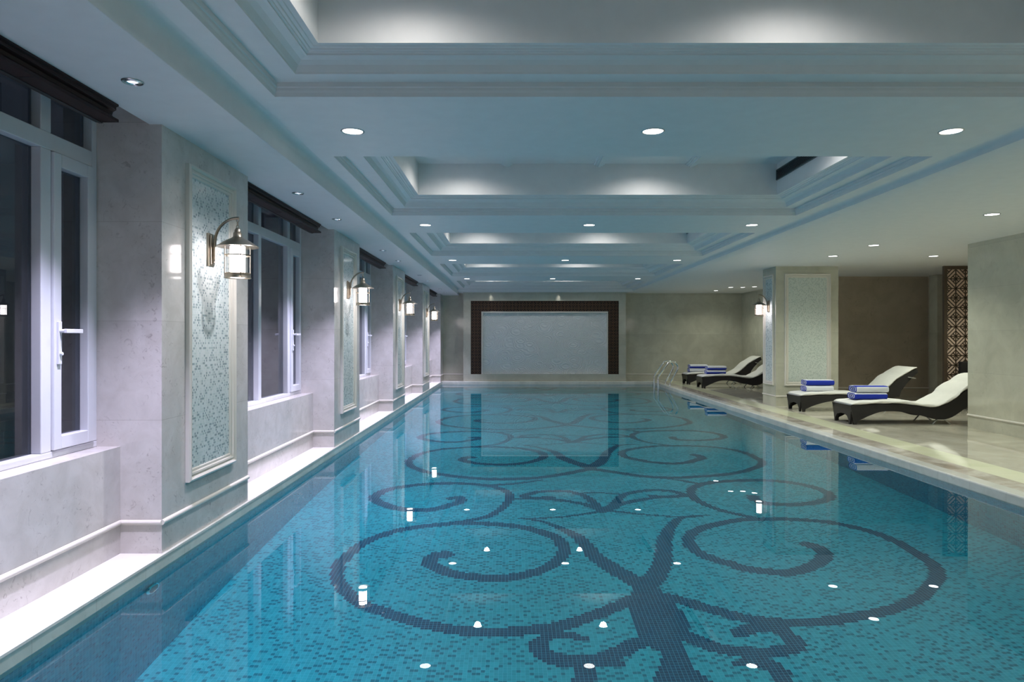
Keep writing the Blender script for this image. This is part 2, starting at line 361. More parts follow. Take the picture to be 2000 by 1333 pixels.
SCROLL = {
'spiral_l': [(-0.53,5.50),(-0.61,5.48),(-0.64,5.33),(-0.56,5.22),(-0.43,5.13),(-0.24,5.07),(-0.05,5.07),(0.14,5.15),(0.29,5.29),(0.41,5.54),(0.39,5.83),(0.30,5.97),(0.13,6.12),(-0.01,6.19),(-0.24,6.24),(-0.47,6.25),(-0.66,6.21),(-0.96,6.08),(-1.15,5.88),(-1.25,5.69),(-1.30,5.47),(-1.32,5.24),(-1.26,4.99),(-1.13,4.78),(-0.99,4.63),(-0.84,4.54),(-0.71,4.46),(-0.53,4.38),(-0.37,4.33),(-0.16,4.30),(0.08,4.32),(0.32,4.38),(0.49,4.48),(0.68,4.61),(0.83,4.73),(0.93,4.80)],
'spiral_r': [(2.41,5.63),(2.46,5.54),(2.44,5.40),(2.34,5.28),(2.20,5.16),(2.02,5.09),(1.89,5.12),(1.73,5.19),(1.66,5.28),(1.54,5.40),(1.47,5.57),(1.47,5.78),(1.55,5.96),(1.71,6.11),(1.96,6.25),(2.15,6.30),(2.55,6.28),(2.85,6.16),(3.03,5.96),(3.12,5.73),(3.15,5.49),(3.15,5.24),(3.09,5.03),(2.99,4.88),(2.81,4.70),(2.62,4.56),(2.39,4.45),(2.15,4.39),(1.93,4.35),(1.69,4.36),(1.51,4.42),(1.34,4.53),(1.20,4.64),(1.08,4.73),(0.94,4.80)],
'arm_l': [(0.93,4.92),(0.84,5.08),(0.74,5.26),(0.65,5.47),(0.61,5.68),(0.56,5.89),(0.47,6.05),(0.34,6.23),(0.17,6.37),(0.07,6.38)],
'arm_r': [(0.95,4.92),(1.06,5.09),(1.15,5.32),(1.22,5.58),(1.28,5.81),(1.37,6.06),(1.47,6.26),(1.56,6.38),(1.72,6.42),(1.82,6.44)],
'leaf': [(0.07,6.38),(0.41,6.42),(0.67,6.51),(0.88,6.60),(1.04,6.57),(1.20,6.50),(1.42,6.43),(1.59,6.41)],
'curl_l': [(0.39,7.08),(0.23,7.06),(0.11,7.12),(0.26,7.28),(0.54,7.32),(0.69,7.21),(0.76,7.08),(0.81,6.87),(0.85,6.63)],
'curl_r': [(1.44,7.10),(1.59,7.07),(1.75,7.12),(1.71,7.27),(1.55,7.33),(1.35,7.30),(1.14,7.14),(1.04,6.92),(0.90,6.63)],
'link_l': [(-0.01,7.03),(0.38,7.01),(0.63,6.89),(0.78,6.75),(0.87,6.62)],
'link_r': [(1.81,7.08),(1.70,7.07),(1.50,7.06),(1.29,6.97),(1.06,6.82),(0.89,6.62)],
'link_t': [(0.69,7.23),(0.91,7.25),(1.15,7.18)],
'scroll_l': [(-0.63,7.04),(-0.54,7.06),(-0.53,6.91),(-0.61,6.81),(-0.75,6.67),(-0.89,6.63),(-1.06,6.66),(-1.22,6.76),(-1.35,6.91),(-1.41,7.06),(-1.36,7.30),(-1.21,7.47),(-0.92,7.61),(-0.57,7.64),(-0.28,7.55),(-0.12,7.40),(-0.03,7.18),(-0.05,6.90),(-0.13,6.64),(-0.24,6.44),(-0.42,6.32),(-0.58,6.25)],
'scroll_r': [(2.45,7.05),(2.43,6.92),(2.51,6.79),(2.74,6.74),(2.99,6.80),(3.20,6.97),(3.25,7.17),(3.21,7.38),(3.08,7.57),(2.85,7.70),(2.57,7.71),(2.26,7.66),(2.05,7.55),(1.90,7.34),(1.84,7.08),(1.87,6.86),(1.96,6.63),(2.09,6.46),(2.23,6.34)],
'tail_l': [(-0.28,7.55),(0.05,7.64),(0.34,7.80)],
'tail_r': [(1.74,7.84),(1.92,7.72),(2.05,7.58)],
'B_curl_l': [(0.44,4.22),(0.39,4.24),(0.34,4.27),(0.27,4.27),(0.20,4.23),(0.16,4.18),(0.15,4.13),(0.18,4.07),(0.22,4.02),(0.27,4.00),(0.34,3.99),(0.43,3.99),(0.52,4.01),(0.64,4.08),(0.72,4.14),(0.81,4.20)],
'B_tail': [(0.63,3.95),(0.51,3.97),(0.40,3.98)],
'B_down_l': [(0.42,3.94),(0.40,3.84),(0.38,3.73)],
'B_curl_r': [(1.40,4.25),(1.47,4.29),(1.60,4.32),(1.66,4.26),(1.68,4.17),(1.69,4.10),(1.62,4.05),(1.49,4.03),(1.34,4.04),(1.21,4.09),(1.12,4.18),(1.06,4.25)],
'B_down_r': [(1.28,3.92),(1.39,3.95),(1.43,3.92),(1.48,3.84),(1.45,3.69)],
'P': [(0.86,4.88),(0.78,4.69),(0.78,4.44),(0.76,4.28),(0.80,4.13),(0.87,4.06),(0.85,3.96),(0.80,3.86),(0.73,3.72),(1.12,3.71),(1.03,3.89),(1.01,3.99),(1.01,4.15),(1.10,4.27),(1.11,4.34),(1.11,4.54),(1.09,4.72),(1.01,4.92)],
}

def smooth_line(pts, n=6):
    P = [np.array(p) for p in pts]; P = [2*P[0]-P[1]]+P+[2*P[-1]-P[-2]]; out = []
    for i in range(1, len(P)-2):
        for t in np.arange(n)/n:
            out.append(0.5*((2*P[i])+(-P[i-1]+P[i+1])*t+(2*P[i-1]-5*P[i]+4*P[i+1]-P[i+2])*t*t+(-P[i-1]+3*P[i]-3*P[i+1]+P[i+2])*t**3))
    out.append(P[-2]); return np.array(out)
def pool_floor():
    T = 0.025; nx = int(round((XR-XL)/T)); ny = int(round((YF-YN)/T))
    xs = XL+(np.arange(nx)+0.5)*T; ys = YN+(np.arange(ny)+0.5)*T
    GX, GY = np.meshgrid(xs, ys); dark = np.zeros(GX.shape, bool)
    def stroke(pts, w0, w1, w2, dy):
        L = smooth_line(pts)+np.array([0, dy]); n = len(L)
        for i in range(n-1):
            a, b = L[i], L[i+1]; t = i/max(1, n-2)
            wd = (w0*(1-2*t)+w1*2*t if t < 0.5 else w1*(2-2*t)+w2*(2*t-1))/2
            i0 = int((min(a[0], b[0])-wd-XL)/T)-1; i1 = int((max(a[0], b[0])+wd-XL)/T)+2
            j0 = int((min(a[1], b[1])-wd-YN)/T)-1; j1 = int((max(a[1], b[1])+wd-YN)/T)+2
            i0 = max(i0, 0); j0 = max(j0, 0)
            if i0 >= nx or j0 >= ny or i1 <= 0 or j1 <= 0: continue
            X = GX[j0:j1, i0:i1]; Y = GY[j0:j1, i0:i1]; d = b-a; L2 = max(1e-9, d@d)
            s_ = np.clip(((X-a[0])*d[0]+(Y-a[1])*d[1])/L2, 0, 1)
            dark[j0:j1, i0:i1] |= (X-a[0]-s_*d[0])**2+(Y-a[1]-s_*d[1])**2 < wd*wd
    W = {'spiral_l': (0.13, 0.10, 0.12), 'spiral_r': (0.13, 0.10, 0.12), 'arm_l': (0.17, 0.12, 0.03), 'arm_r': (0.17, 0.12, 0.03), 'leaf': (0.03, 0.06, 0.03),
         'curl_l': (0.10, 0.08, 0.10), 'curl_r': (0.10, 0.08, 0.10), 'link_l': (0.05, 0.08, 0.12), 'link_r': (0.05, 0.08, 0.12), 'link_t': (0.05, 0.05, 0.05),
         'scroll_l': (0.12, 0.12, 0.07), 'scroll_r': (0.12, 0.12, 0.07), 'tail_l': (0.08, 0.07, 0.03), 'tail_r': (0.03, 0.07, 0.08)}
    for k in range(5):
        for n_, w_ in W.items(): stroke(SCROLL[n_], *w_, 3.53*k)
    for n_, w_ in {'B_curl_l': (0.06, 0.13, 0.12), 'B_tail': (0.04, 0.09, 0.09), 'B_down_l': (0.13, 0.13, 0.13), 'B_curl_r': (0.12, 0.11, 0.12), 'B_down_r': (0.06, 0.12, 0.10)}.items(): stroke(SCROLL[n_], *w_, 0)
    P = SCROLL['P']; ins = np.zeros(GX.shape, bool)
    for i in range(len(P)):
        (xa, ya), (xb, yb) = P[i], P[(i+1) % len(P)]
        if ya == yb: continue
        ins ^= ((ya > GY) != (yb > GY)) & (GX < (xb-xa)*(GY-ya)/(yb-ya)+xa)
    dark |= ins
    r = rng.random(GX.shape); chk = ((np.add.outer(np.arange(ny), np.arange(nx)//2)) % 2) == 0
    r = np.where(chk, r, 0.26+0.74*r)
    tone = np.where(r < 0.40, np.where(chk, 0.85, 0.35), np.where(r < 0.5, 0.35, np.where(r < 0.85, 0.22, 0.05)))
    run = rng.random(GX.shape) < 0.35; run[:, 0] = False; tone[:, 1:] = np.where(run[:, 1:] & (np.arange(nx)[1:] % 2 == 1)[None, :] & (tone[:, :-1] > 0.8), 0.85, tone[:, 1:])
    tone = np.where(dark, 0.0+0.25*rng.random(GX.shape), tone)
    vx = XL+np.arange(nx+1)*T; vy = YN+np.arange(ny+1)*T
    VX, VY = np.meshgrid(vx, vy); co = np.stack([VX, VY, np.full(VX.shape, ZB)], -1).reshape(-1, 3)
    jj, ii = np.meshgrid(np.arange(ny), np.arange(nx), indexing='ij'); a = jj*(nx+1)+ii
    q = np.stack([a, a+1, a+nx+2, a+nx+1], -1).reshape(-1)
    me = bpy.data.meshes.new('pool_floor'); me.vertices.add(len(co)); me.vertices.foreach_set('co', co.ravel().astype(np.float32))
    me.loops.add(len(q)); me.loops.foreach_set('vertex_index', q.astype(np.int32))
    me.polygons.add(nx*ny); me.polygons.foreach_set('loop_start', (np.arange(nx*ny)*4).astype(np.int32))
    me.update(calc_edges=True)
    for nm, arr in (('scroll', dark.astype(np.float32)), ('tone', tone.astype(np.float32))):
        at = me.attributes.new(nm, 'FLOAT', 'FACE'); at.data.foreach_set('value', arr.ravel())
    m, nt, b = mat('pool_floor_mosaic'); pos, s = world_pos(nt)
    A = [nd(nt, 'ShaderNodeAttribute', attribute_name=n_) for n_ in ('scroll', 'tone')]
    light = ramp(nt, A[1].outputs['Fac'], [(0.0, (0.018, 0.41, 0.52)), (0.35, (0.009, 0.32, 0.42)), (0.86, (0.002, 0.18, 0.26))])
    drk = ramp(nt, A[1].outputs['Fac'], [(0.0, (0.001, 0.045, 0.11)), (0.25, (0.002, 0.07, 0.15))])
    col = mixc(nt, A[0].outputs['Fac'], light, drk)
    fx = mth(nt, 'FRACT', mth(nt, 'DIVIDE', mth(nt, 'SUBTRACT', s[0], XL), T)); fy = mth(nt, 'FRACT', mth(nt, 'DIVIDE', mth(nt, 'SUBTRACT', s[1], YN), T))
    g = mth(nt, 'MAXIMUM', mth(nt, 'LESS_THAN', fx, 0.075), mth(nt, 'LESS_THAN', fy, 0.06))
    nt.links.new(mixc(nt, mth(nt, 'MULTIPLY', g, 0.7), col, (0.10, 0.50, 0.66)), b.inputs['Base Color']); b.inputs['Roughness'].default_value = 0.3
    me.materials.append(m)
    o = bpy.data.objects.new('pool_floor', me); C.objects.link(o); o['kind'] = 'structure'; o['label'] = 'turquoise mosaic pool floor with dark blue scroll pattern'
    return o
PW.append(pool_floor())
b_ = MB(); b_.quadface([(XL+0.008, YN, ZW), (XR, YN, ZW), (XR, YF, ZW), (XL+0.008, YF, ZW)])
water = b_.build('pool_water', 'water', fixn=False); tag(water, 'still clear turquoise water filling the pool', 'water', kind='stuff')
water.data.polygons[0].use_smooth = True; water.cycles.is_caustics_caster = True
for o in PW: o.cycles.is_caustics_receiver = True

# ------------------------------------------------------------------ walls
slab('wall_back', XL-0.6, 9.6, YB-0.2, YB, 0, 3.3, 'stone_far')
slab('wall_far', XL-0.6, 6.72, YE, YE+0.2, 0, 2.8, 'stone_far')
slab('wall_right', 6.33, 6.6, YB, 9.61, 0, 2.8, 'stone_far', 'pale marble wall at the right edge of the photo')
slab('wall_right', 6.6, 9.6, 9.31, 9.61, 0, 2.8, 'stone_far', 'marble return wall behind the right wall')
slab('wall_right', 6.72, 7.0, 14.9, YE+0.2, 0, 2.8, 'stone_far', 'marble wall beside the far loungers')
slab('wall_right', 8.83, 9.1, 9.5, 14.9, 0, 2.8, 'stone_brown', 'brown marble side wall of the lounger recess')
slab('wall_right', 6.72, 9.1, 14.7, 14.9, 0, 2.8, 'stone_brown', 'brown marble back wall of the lounger recess')
slab('trim_6', 8.74, 8.83, 14.22, 14.5, 0, ZR, 'stone_far', 'slim marble pilaster in the recess corner')
for k in range(5):                                       # wainscot under each window
    y0 = COLS[k]+CW; y1 = COLS[k+1]
    b_ = MB(); b_.box(-2.6, -2.27, y0, y1, 0, 0.62)
    struct('wall_left', b_, 'stone', label='marble wainscot wall below window %d' % (k+1))
    b_ = MB(); b_.box(-2.6, -2.46, y0, y1, 2.58, 2.8); struct('wall_left', b_, 'paint')
slab('wall_left', -2.6, XL, YB, COLS[0], 0, 2.8, 'stone')
# base mouldings
def bead(pts, z, name, m_='moulding'):
    """a half-round strip running along the points at height z"""
    b_ = MB()
    for (x0, y0), (x1, y1) in zip(pts, pts[1:]):
        b_.tube([(x0, y0, z), (x1, y1, z)], 0.016, 10)
    o = b_.build(name, m_, smooth=True); return o
bd = []
for k in range(5):
    y0 = COLS[k]+CW; y1 = COLS[k+1]
    o = bead([(-2.27, y0), (-2.27, y1)], 0.18, 'baseboard_left'); o['kind'] = 'structure'
for pts, nm in (([(XL, YE), (-1.41, YE)], 'baseboard_far'), ([(3.257, YE), (6.72, YE), (6.72, 14.7)], 'baseboard_far'), ([(6.33, YB), (6.33, 9.61)], 'baseboard_right'), ([(6.72, 14.7), (8.83, 14.7), (8.83, 9.61)], 'baseboard_right')):
    o = bead(pts, 0.18, nm); o['kind'] = 'structure'

# ------------------------------------------------------------------ ceilings
slab('ceiling', -2.10, XS0, YB, YE, ZS, 2.85, 'paint', 'low white soffit above the window side')
slab('ceiling', -2.6, -2.10, YB, YE, 2.66, 2.85, 'paint', 'recessed strip of ceiling above the windows')
slab('ceiling', 3.59, 9.6, YB, YE, ZR, 2.85, 'paint', 'white ceiling above the lounger side')
slab('ceiling', XS0, 3.59, 19.6, YE, ZR, 2.85, 'paint', 'dropped ceiling strip before the far wall')
IX0, IX1 = XS0+0.183, XS1-0.183        # coffer openings
COF = [(1.42+3.87*k, 3.993+3.87*k) for k in range(5)]
def main_ceiling():
    b_ = MB(); z0, z1 = ZM, ZM+0.05
    b_.box(XS0, IX0, YB, 19.6, z0, z1); b_.box(IX1, XS1, YB, 19.6, z0, z1)
    ys = [YB]+[y for c in COF for y in c]+[19.6]
    for i in range(0, len(ys), 2): b_.box(IX0, IX1, ys[i], ys[i+1], z0, z1)
    return struct('ceiling', b_, 'paint', label='main white ceiling with cross beams over the pool')
main_ceiling()
def cove(x, sgn, z_low, name, label, run=0.0):
    """step from the main ceiling down to the side ceiling with a hollow curve at the top"""
    r = 0.06; b_ = MB(); prof = [(x+sgn*run, z_low)]
    prof += [(x+sgn*run*0.15-sgn*0.0, ZM-r-0.01)]
    for t in np.linspace(0, PI/2, 7): prof.append((x-sgn*(r-r*math.cos(t)), ZM-r+r*math.sin(t)))
    prof += [(x+sgn*0.1, ZM+0.04), (x+sgn*(run+0.1), z_low+0.02)]
    b_.prism(prof, YB, 19.6, 'y'); return struct(name, b_, 'paint', smooth=True, label=label)
cove(XS0+0.005, -1, ZS+0.0, 'trim_7', 'curved ceiling step on the window side')
cove(XS1, 1, ZR, 'trim_8', 'curved ceiling step on the lounger side', run=0.18)
# moulded coffer surrounds: (inset from the opening's edge, height above the main ceiling)
PROF = [(0.0, 0.05), (0.0, 0.0), (0.006, 0.0), (0.010, 0.022), (0.016, 0.034), (0.016, 0.048), (0.024, 0.052), (0.024, 0.078),
        (0.165, 0.078), (0.165, 0.066), (0.178, 0.066), (0.180, 0.076), (0.186, 0.084), (0.20, 0.108), (0.225, 0.126), (0.255, 0.133), (0.268, 0.134), (0.268, 0.142),
        (0.280, 0.144), (0.283, 0.150), (0.296, 0.151), (0.300, 0.158), (0.318, 0.159), (0.322, 0.164), (0.352, 0.164), (0.352, 0.50)]
def ring(b_, x0, x1, y0, y1, prof, zbase):
    rows = []
    for s_, h in prof: rows.append([(x0+s_, y0+s_, zbase+h), (x1-s_, y0+s_, zbase+h), (x1-s_, y1-s_, zbase+h), (x0+s_, y1-s_, zbase+h)])
    b_.grid(rows, close_v=True)
for k, (y0, y1) in enumerate(COF):
    b_ = MB(); ring(b_, IX0, IX1, y0, y1, PROF, ZM)
    struct('trim_%d' % (9+k), b_, 'paint', label='stepped white plaster moulding round ceiling coffer %d' % (k+1), fixn=False)
    b_ = MB(); b_.box(IX0, IX1, y0, y1, ZM+0.50, ZM+0.56)          # upper ceiling of the coffer with ribs
    for xr in (-0.06, 0.94, 1.94):
        for d_, hh in ((0.06, 0.014), (0.04, 0.028), (0.015, 0.040)): b_.box(xr-d_, xr+d_, y0, y1, ZM+0.50-hh, ZM+0.50)
    struct('ceiling', b_, 'paint', label='ribbed upper ceiling inside coffer %d' % (k+1))

# ------------------------------------------------------------------ columns between the windows
STEP = [(0.0, 0.0), (0.0, 0.026), (0.012, 0.034), (0.024, 0.026), (0.027, 0.016), (0.034, 0.016), (0.040, 0.024), (0.050, 0.020), (0.054, 0.010), (0.068, 0.010), (0.074, 0.004), (0.074, 0.0)]
def panel_frame(plane, a0, a1, z0, z1, sgn, axis):
    """picture-frame moulding swept round a rectangle, standing out of a wall plane"""
    rows = []
    for s_, h in STEP:
        p = plane+sgn*h
        q = [(a0+s_, z0+s_), (a1-s_, z0+s_), (a1-s_, z1-s_), (a0+s_, z1-s_)]
        rows.append([(p, a, z) if axis == 'x' else (a, p, z) for a, z in q])
    b_ = MB(); b_.grid(rows, close_v=True); return b_
names = ['nearest', 'second nearest', 'third nearest', 'fourth']
for k, y0 in enumerate(COLS[1:5]):
    y1 = y0+CW
    t = thing('wall_column', (-2.3, y0+CW/2, 0), 'pale marble wall column with mosaic panel between windows, %s to the camera' % (names[k] if k < 3 else 'farthest'), 'column', 'marble columns along the windows')
    b_ = MB(); b_.box(-2.6, XL, y0, y1, 0, 2.62); rel(b_.build('shaft', 'stone'), t)
    yc = (y0+y1)/2
    b_ = MB(); b_.box(XL-0.01, XL+0.003, yc-0.30, yc+0.30, 0.42, 2.26); rel(b_.build('mosaic_panel', 'col_mosaic_y'), t)
    rel(panel_frame(XL, yc-0.362, yc+0.362, 0.35, 2.335, 1, 'x').build('panel_frame', 'moulding', smooth=True), t)
    rel(bead([(-2.27, y0), (XL, y0), (XL, y1), (-2.27, y1)], 0.18, 'base_moulding'), t)
for k in (0, 5):
    y0 = COLS[k]; b_ = MB(); b_.box(-2.6, XL, y0, y0+CW, 0, 2.62)
    t = struct('wall_left', b_, 'stone', label='marble wall pier at the %s' % ('far corner' if k else 'near end'))
o = bead([(-2.27, COLS[5]), (XL, COLS[5]), (XL, YE)], 0.18, 'baseboard_left'); o['kind'] = 'structure'

t = thing('free_standing_column', (5.37, 12.92, 0), 'square marble column with mosaic panel standing on the lounger deck', 'column')
b_ = MB(); b_.box(4.80, 5.94, 12.6, 13.25, 0, ZR); rel(b_.build('shaft', 'stone_far'), t)
b_ = MB(); b_.box(5.01, 5.735, 12.597, 12.61, 0.44, 2.35); rel(b_.build('mosaic_panel', 'col_mosaic_x'), t)
rel(panel_frame(12.6, 4.955, 5.797, 0.373, 2.417, -1, 'y').build('panel_frame', 'moulding', smooth=True), t)
b_ = MB(); b_.box(4.797, 4.81, 12.74, 13.11, 0.44, 2.35); rel(b_.build('mosaic_panel', 'col_mosaic_y'), t)
rel(panel_frame(4.80, 12.68, 13.17, 0.373, 2.417, -1, 'x').build('panel_frame', 'moulding', smooth=True), t)
rel(bead([(5.94, 12.6), (4.80, 12.6), (4.80, 13.25), (5.94, 13.25)], 0.18, 'base_moulding'), t)

# ------------------------------------------------------------------ windows
def make_window(n, y0, y1):
    root = thing('window_%d' % n, (-2.42, (y0+y1)/2, 0.62), None, None, kind='structure')
    yc = (y0+y1)/2; xf0, xf1 = -2.475, -2.405
    b_ = MB()
    b_.box(xf0, xf1, y0, y1, 0.62, 0.655); b_.box(xf0, xf1, y0, y1, 2.55, 2.585)
    b_.box(xf0, xf1, y0, y0+0.045, 0.655, 2.55); b_.box(xf0, xf1, y1-0.045, y1, 0.655, 2.55)
    b_.box(xf0, xf1, y0+0.045, y1-0.045, 2.227, 2.316)
    for a, c in ((yc-0.035, yc+0.035), (yc+0.81, yc+0.888), (yc-0.888, yc-0.81)):
        b_.box(xf0, xf1, a, c, 0.655, 2.227); b_.box(xf0, xf1, a, c, 2.316, 2.55)
    b_.box(-2.50, -2.475, y0, y1, 0.55, 2.66)                       # frame back, opened by the glass parts below
    b_.v = b_.v[:-8]; b_.f = b_.f[:-6]; b_.mi = b_.mi[:-6]
    rel(b_.build('window_frame', 'upvc', bevel=0.004), root)
    segs = [(yc-0.81, yc-0.035), (yc+0.035, yc+0.81)]
    def pane(a, c, z0, z1, par, x=-2.455):
        g = MB(); g.box(x-0.004, x, a, c, z0, z1); o = g.build('pane', 'pane')
        o.parent = par; o.matrix_parent_inverse = Matrix.Translation(root.location).inverted()
        if par is not root: o.matrix_parent_inverse = Matrix.Identity(4)
        return o
    for a, c in segs: pane(a, c, 0.655, 2.227, root); pane(a, c, 2.316, 2.55, root)
    pane(y0+0.045, yc-0.888, 2.316, 2.55, root); pane(yc+0.888, y1-0.045, 2.316, 2.55, root)
    for side in (1, -1):
        a, c = (yc+0.888, y1-0.045) if side == 1 else (y0+0.045, yc-0.888)
        g = MB(); x0, x1 = -2.465, -2.39; z0, z1 = 0.66, 2.222; wd = 0.062
        g.box(x0, x1, a+0.003, a+wd, z0, z1); g.box(x0, x1, c-wd, c-0.003, z0, z1); g.box(x0, x1, a+wd, c-wd, z0, z0+0.07); g.box(x0, x1, a+wd, c-wd, z1-0.07, z1)
        cs = rel(g.build('casement', 'upvc', bevel=0.004), root)
        g = MB(); g.box(-2.44, -2.436, a+wd, c-wd, z0+0.07, z1-0.07); o = g.build('pane', 'pane'); o.parent = cs
        hy = a+0.034 if side == 1 else c-0.034
        g = MB(); g.box(-2.39, -2.378, hy-0.013, hy+0.013, 1.11, 1.335); g.tube([(-2.385, hy, 1.285), (-2.345, hy, 1.285)], 0.010, 10)
        g.box(-2.352, -2.336, hy-0.012, hy+side*0.125 if side == 1 else hy+0.012, 1.274, 1.296) if side == 1 else g.box(-2.352, -2.336, hy-0.125, hy+0.012, 1.274, 1.296)
        g.lathe([(0.009, 0), (0.009, 0.012), (0.0, 0.012)], (-2.378, hy, 1.165), 12, 'x')
        o = g.build('handle', 'upvc', bevel=0.002); o.parent = cs
    return root
for k in range(5): make_window(k+1, COLS[k]+CW, COLS[k+1])
# dark wooden pelmets above the windows
where = ['at the left edge of the photo', 'behind the first lantern', 'behind the second lantern', 'behind the third lantern', 'behind the fourth lantern']
for k in range(5):
    y0 = COLS[k]+CW+0.05; y1 = COLS[k+1]-0.34
    t = thing('window_pelmet', (-2.15, (y0+y1)/2, 2.39), 'dark brown wooden pelmet above the window %s' % where[k], 'pelmet', 'wooden pelmets above the windows')
    prof = [(-2.085, 2.484), (-2.085, 2.475), (-2.098, 2.470), (-2.098, 2.455), (-2.115, 2.445), (-2.12, 2.43), (-2.112, 2.415), (-2.085, 2.405), (-2.085, 2.39), (-2.205, 2.39), (-2.205, 2.60), (-2.105, 2.60), (-2.105, 2.484)]
    b_ = MB(); b_.prism(prof, y0, y1, 'y'); rel(b_.build('moulded_board', 'wood'), t)
    b_ = MB()
    for q in np.arange(y0+0.3, y1, 0.62): b_.box(-2.2, -2.09, q, q+0.006, 2.3885, 2.392)
    b_.box(-2.19, -2.17, y0, y1, 2.386, 2.392); rel(b_.build('bottom_rail', 'black'), t)

# ------------------------------------------------------------------ lanterns
def make_lantern(label):
    """origin on the wall at lantern-centre height; reaches out along +x"""
    root = thing('wall_lantern', (0, 0, 0), label, 'lantern', 'brass wall lanterns on the columns')
    b_ = MB(); b_.box(0, 0.016, -0.042, 0.042, -0.075, 0.145); b_.box(0.016, 0.026, -0.030, 0.030, -0.063, 0.133)
    b_.lathe([(0.008, 0), (0.008, 0.01), (0, 0.012)], (0.026, 0, -0.045), 10, 'x'); b_.lathe([(0.008, 0), (0.008, 0.01), (0, 0.012)], (0.026, 0, 0.05), 10, 'x')
    b_.build('back_plate', 'brass', root, smooth=True, bevel=0.003)
    pts = [(0.035, 0, -0.03), (0.036, 0, 0.05)]
    for t in np.linspace(0, 1, 12):
        a = PI-t*PI*0.52; pts.append((0.19+0.152*math.cos(a), 0, 0.085+0.165*math.sin(a)))
    b_ = MB(); b_.tube(pts, 0.0095, 10)
    b_.tube([(0.026, 0, 0.0), (0.036, 0, 0.0)], 0.008, 8); b_.tube([(0.026, 0, 0.08), (0.036, 0, 0.08)], 0.008, 8)
    arm = b_.build('arm', 'brass', root, smooth=True)
    b_ = MB()
    for i, (dz, tw) in enumerate(((0.235, 0), (0.212, 1), (0.19, 0))):
        pts = [(0.19+(0.009*math.cos(a) if not tw else 0), (0.009*math.cos(a) if tw else 0), dz+0.013*math.sin(a)) for a in np.linspace(0, 2*PI, 13)]
        b_.tube(pts, 0.0026, 6)
    b_.build('chain', 'brass', root, smooth=True)
    c = (0.19, 0, 0)
    b_ = MB(); b_.lathe([(0.004, 0.185), (0.014, 0.18), (0.020, 0.168), (0.022, 0.155), (0.028, 0.150), (0.029, 0.126), (0.033, 0.120), (0.048, 0.112), (0.075, 0.098), (0.100, 0.082), (0.118, 0.068), (0.133, 0.060), (0.135, 0.055), (0.128, 0.055), (0.09, 0.076), (0.05, 0.10), (0.02, 0.115)], c, 36)
    b_.build('roof', 'brass', root, smooth=True)
    b_ = MB(); b_.lathe([(0.078, 0.066), (0.078, -0.125)], c, 32); b_.build('glass_cylinder', 'lamp_glass', root, smooth=True)
    b_ = MB(); b_.lathe([(0.0, 0.062), (0.046, 0.06), (0.048, 0.055), (0.048, -0.144), (0.044, -0.149), (0.0, -0.150)], c, 28); b_.build('frosted_shade', 'lantern_glow', root, smooth=True)
    b_ = MB()
    for z_ in (0.0, ): b_.lathe([(0.080, -0.004+z_), (0.084, -0.004+z_), (0.084, 0.004+z_), (0.080, 0.004+z_), (0.080, -0.004+z_)], c, 36)
    for a in (0.6, 0.6+PI/2, 0.6+PI, 0.6+1.5*PI):
        x, y = 0.19+0.082*math.cos(a), 0.082*math.sin(a); b_.tube([(x, y, 0.07), (x, y, -0.14)], 0.0034, 6)
    b_.build('cage', 'brass', root, smooth=True)
    b_ = MB(); b_.lathe([(0.078, -0.118), (0.083, -0.122), (0.082, -0.143), (0.086, -0.149), (0.086, -0.153), (0.080, -0.153), (0.077, -0.145), (0.077, -0.122)], c, 36)
    b_.lathe([(0.05, -0.121), (0.056, -0.125), (0.05, -0.13)], c, 24)
    b_.build('base_ring', 'brass', root, smooth=True)
    return root
lab = ['brass wall lantern nearest the camera on the window side', 'second brass lantern from the camera on the window side', 'third brass lantern from the camera on the window side', 'farthest brass lantern on the window side']
L0 = make_lantern(lab[0]); L0.location = (XL+0.003, COLS[1]+CW/2-0.03, 1.80)
for k in range(1, 4): clone(L0, (XL+0.003, COLS[1+k]+CW/2-0.03, 1.80), lab[k])
LR = clone(L0, (4.797, 12.925, 1.80), 'brass lantern on the free-standing column beside the loungers', rotz=PI)

# ------------------------------------------------------------------ downlights
def fixture(name, loc, label, cat, group, r=0.078, lens='lens', kind=0):
    root = thing(name, loc, label, cat, group)
    b_ = MB(); b_.lathe([(r*0.84, 0.012), (r*0.86, -0.002), (r*0.93, -0.006), (r, -0.003), (r+0.001, 0.003)], (0, 0, 0), 36); b_.build('rim', 'nickel', root, smooth=True)
    b_ = MB()
    if kind == 0: b_.lathe([(0.0, -0.0015), (r*0.85, -0.0008)], (0, 0, 0), 32)
    else: b_.lathe([(0.0, -0.0015), (r*0.5, -0.001)], (0.0, 0, -0.001), 24)
    b_.build('lens', lens, root)
    if kind: g = MB(); g.lathe([(r*0.5, -0.003), (r*0.56, -0.006), (r*0.85, -0.001)], (0, 0, 0), 28); g.build('reflector', 'chrome', root, smooth=True)
    return root
F0 = fixture('ceiling_downlight', (0, 0, 0), 'x', 'downlight', 'round downlights')
proto_main = F0; first = [True]
def place_fix(loc, label, group):
    if first[0]: first[0] = False; F0.location = loc; tag(F0, label, 'downlight', group); return F0
    r = clone(F0, loc, label, group=group); return r
rows = ['nearest', 'second', 'third', 'fourth', 'row behind the camera']
for k in range(-1, 4):
    y = 4.65+3.87*k
    for x, nm in ((-1.075, 'left'), (0.945, 'middle'), (2.95, 'right')):
        if k >= 0: r = place_fix((x, y, ZM), 'round recessed downlight, %s one on the %s ceiling beam over the pool' % (nm, rows[k]), 'downlights on the ceiling beams')
        else: r = place_fix((x, y, ZM), 'round recessed downlight above the camera', 'downlights above the camera')
        spot('beam_lamp', (0, 0, -0.02), P_MAIN, COL_MAIN, 125, 0.6, r)
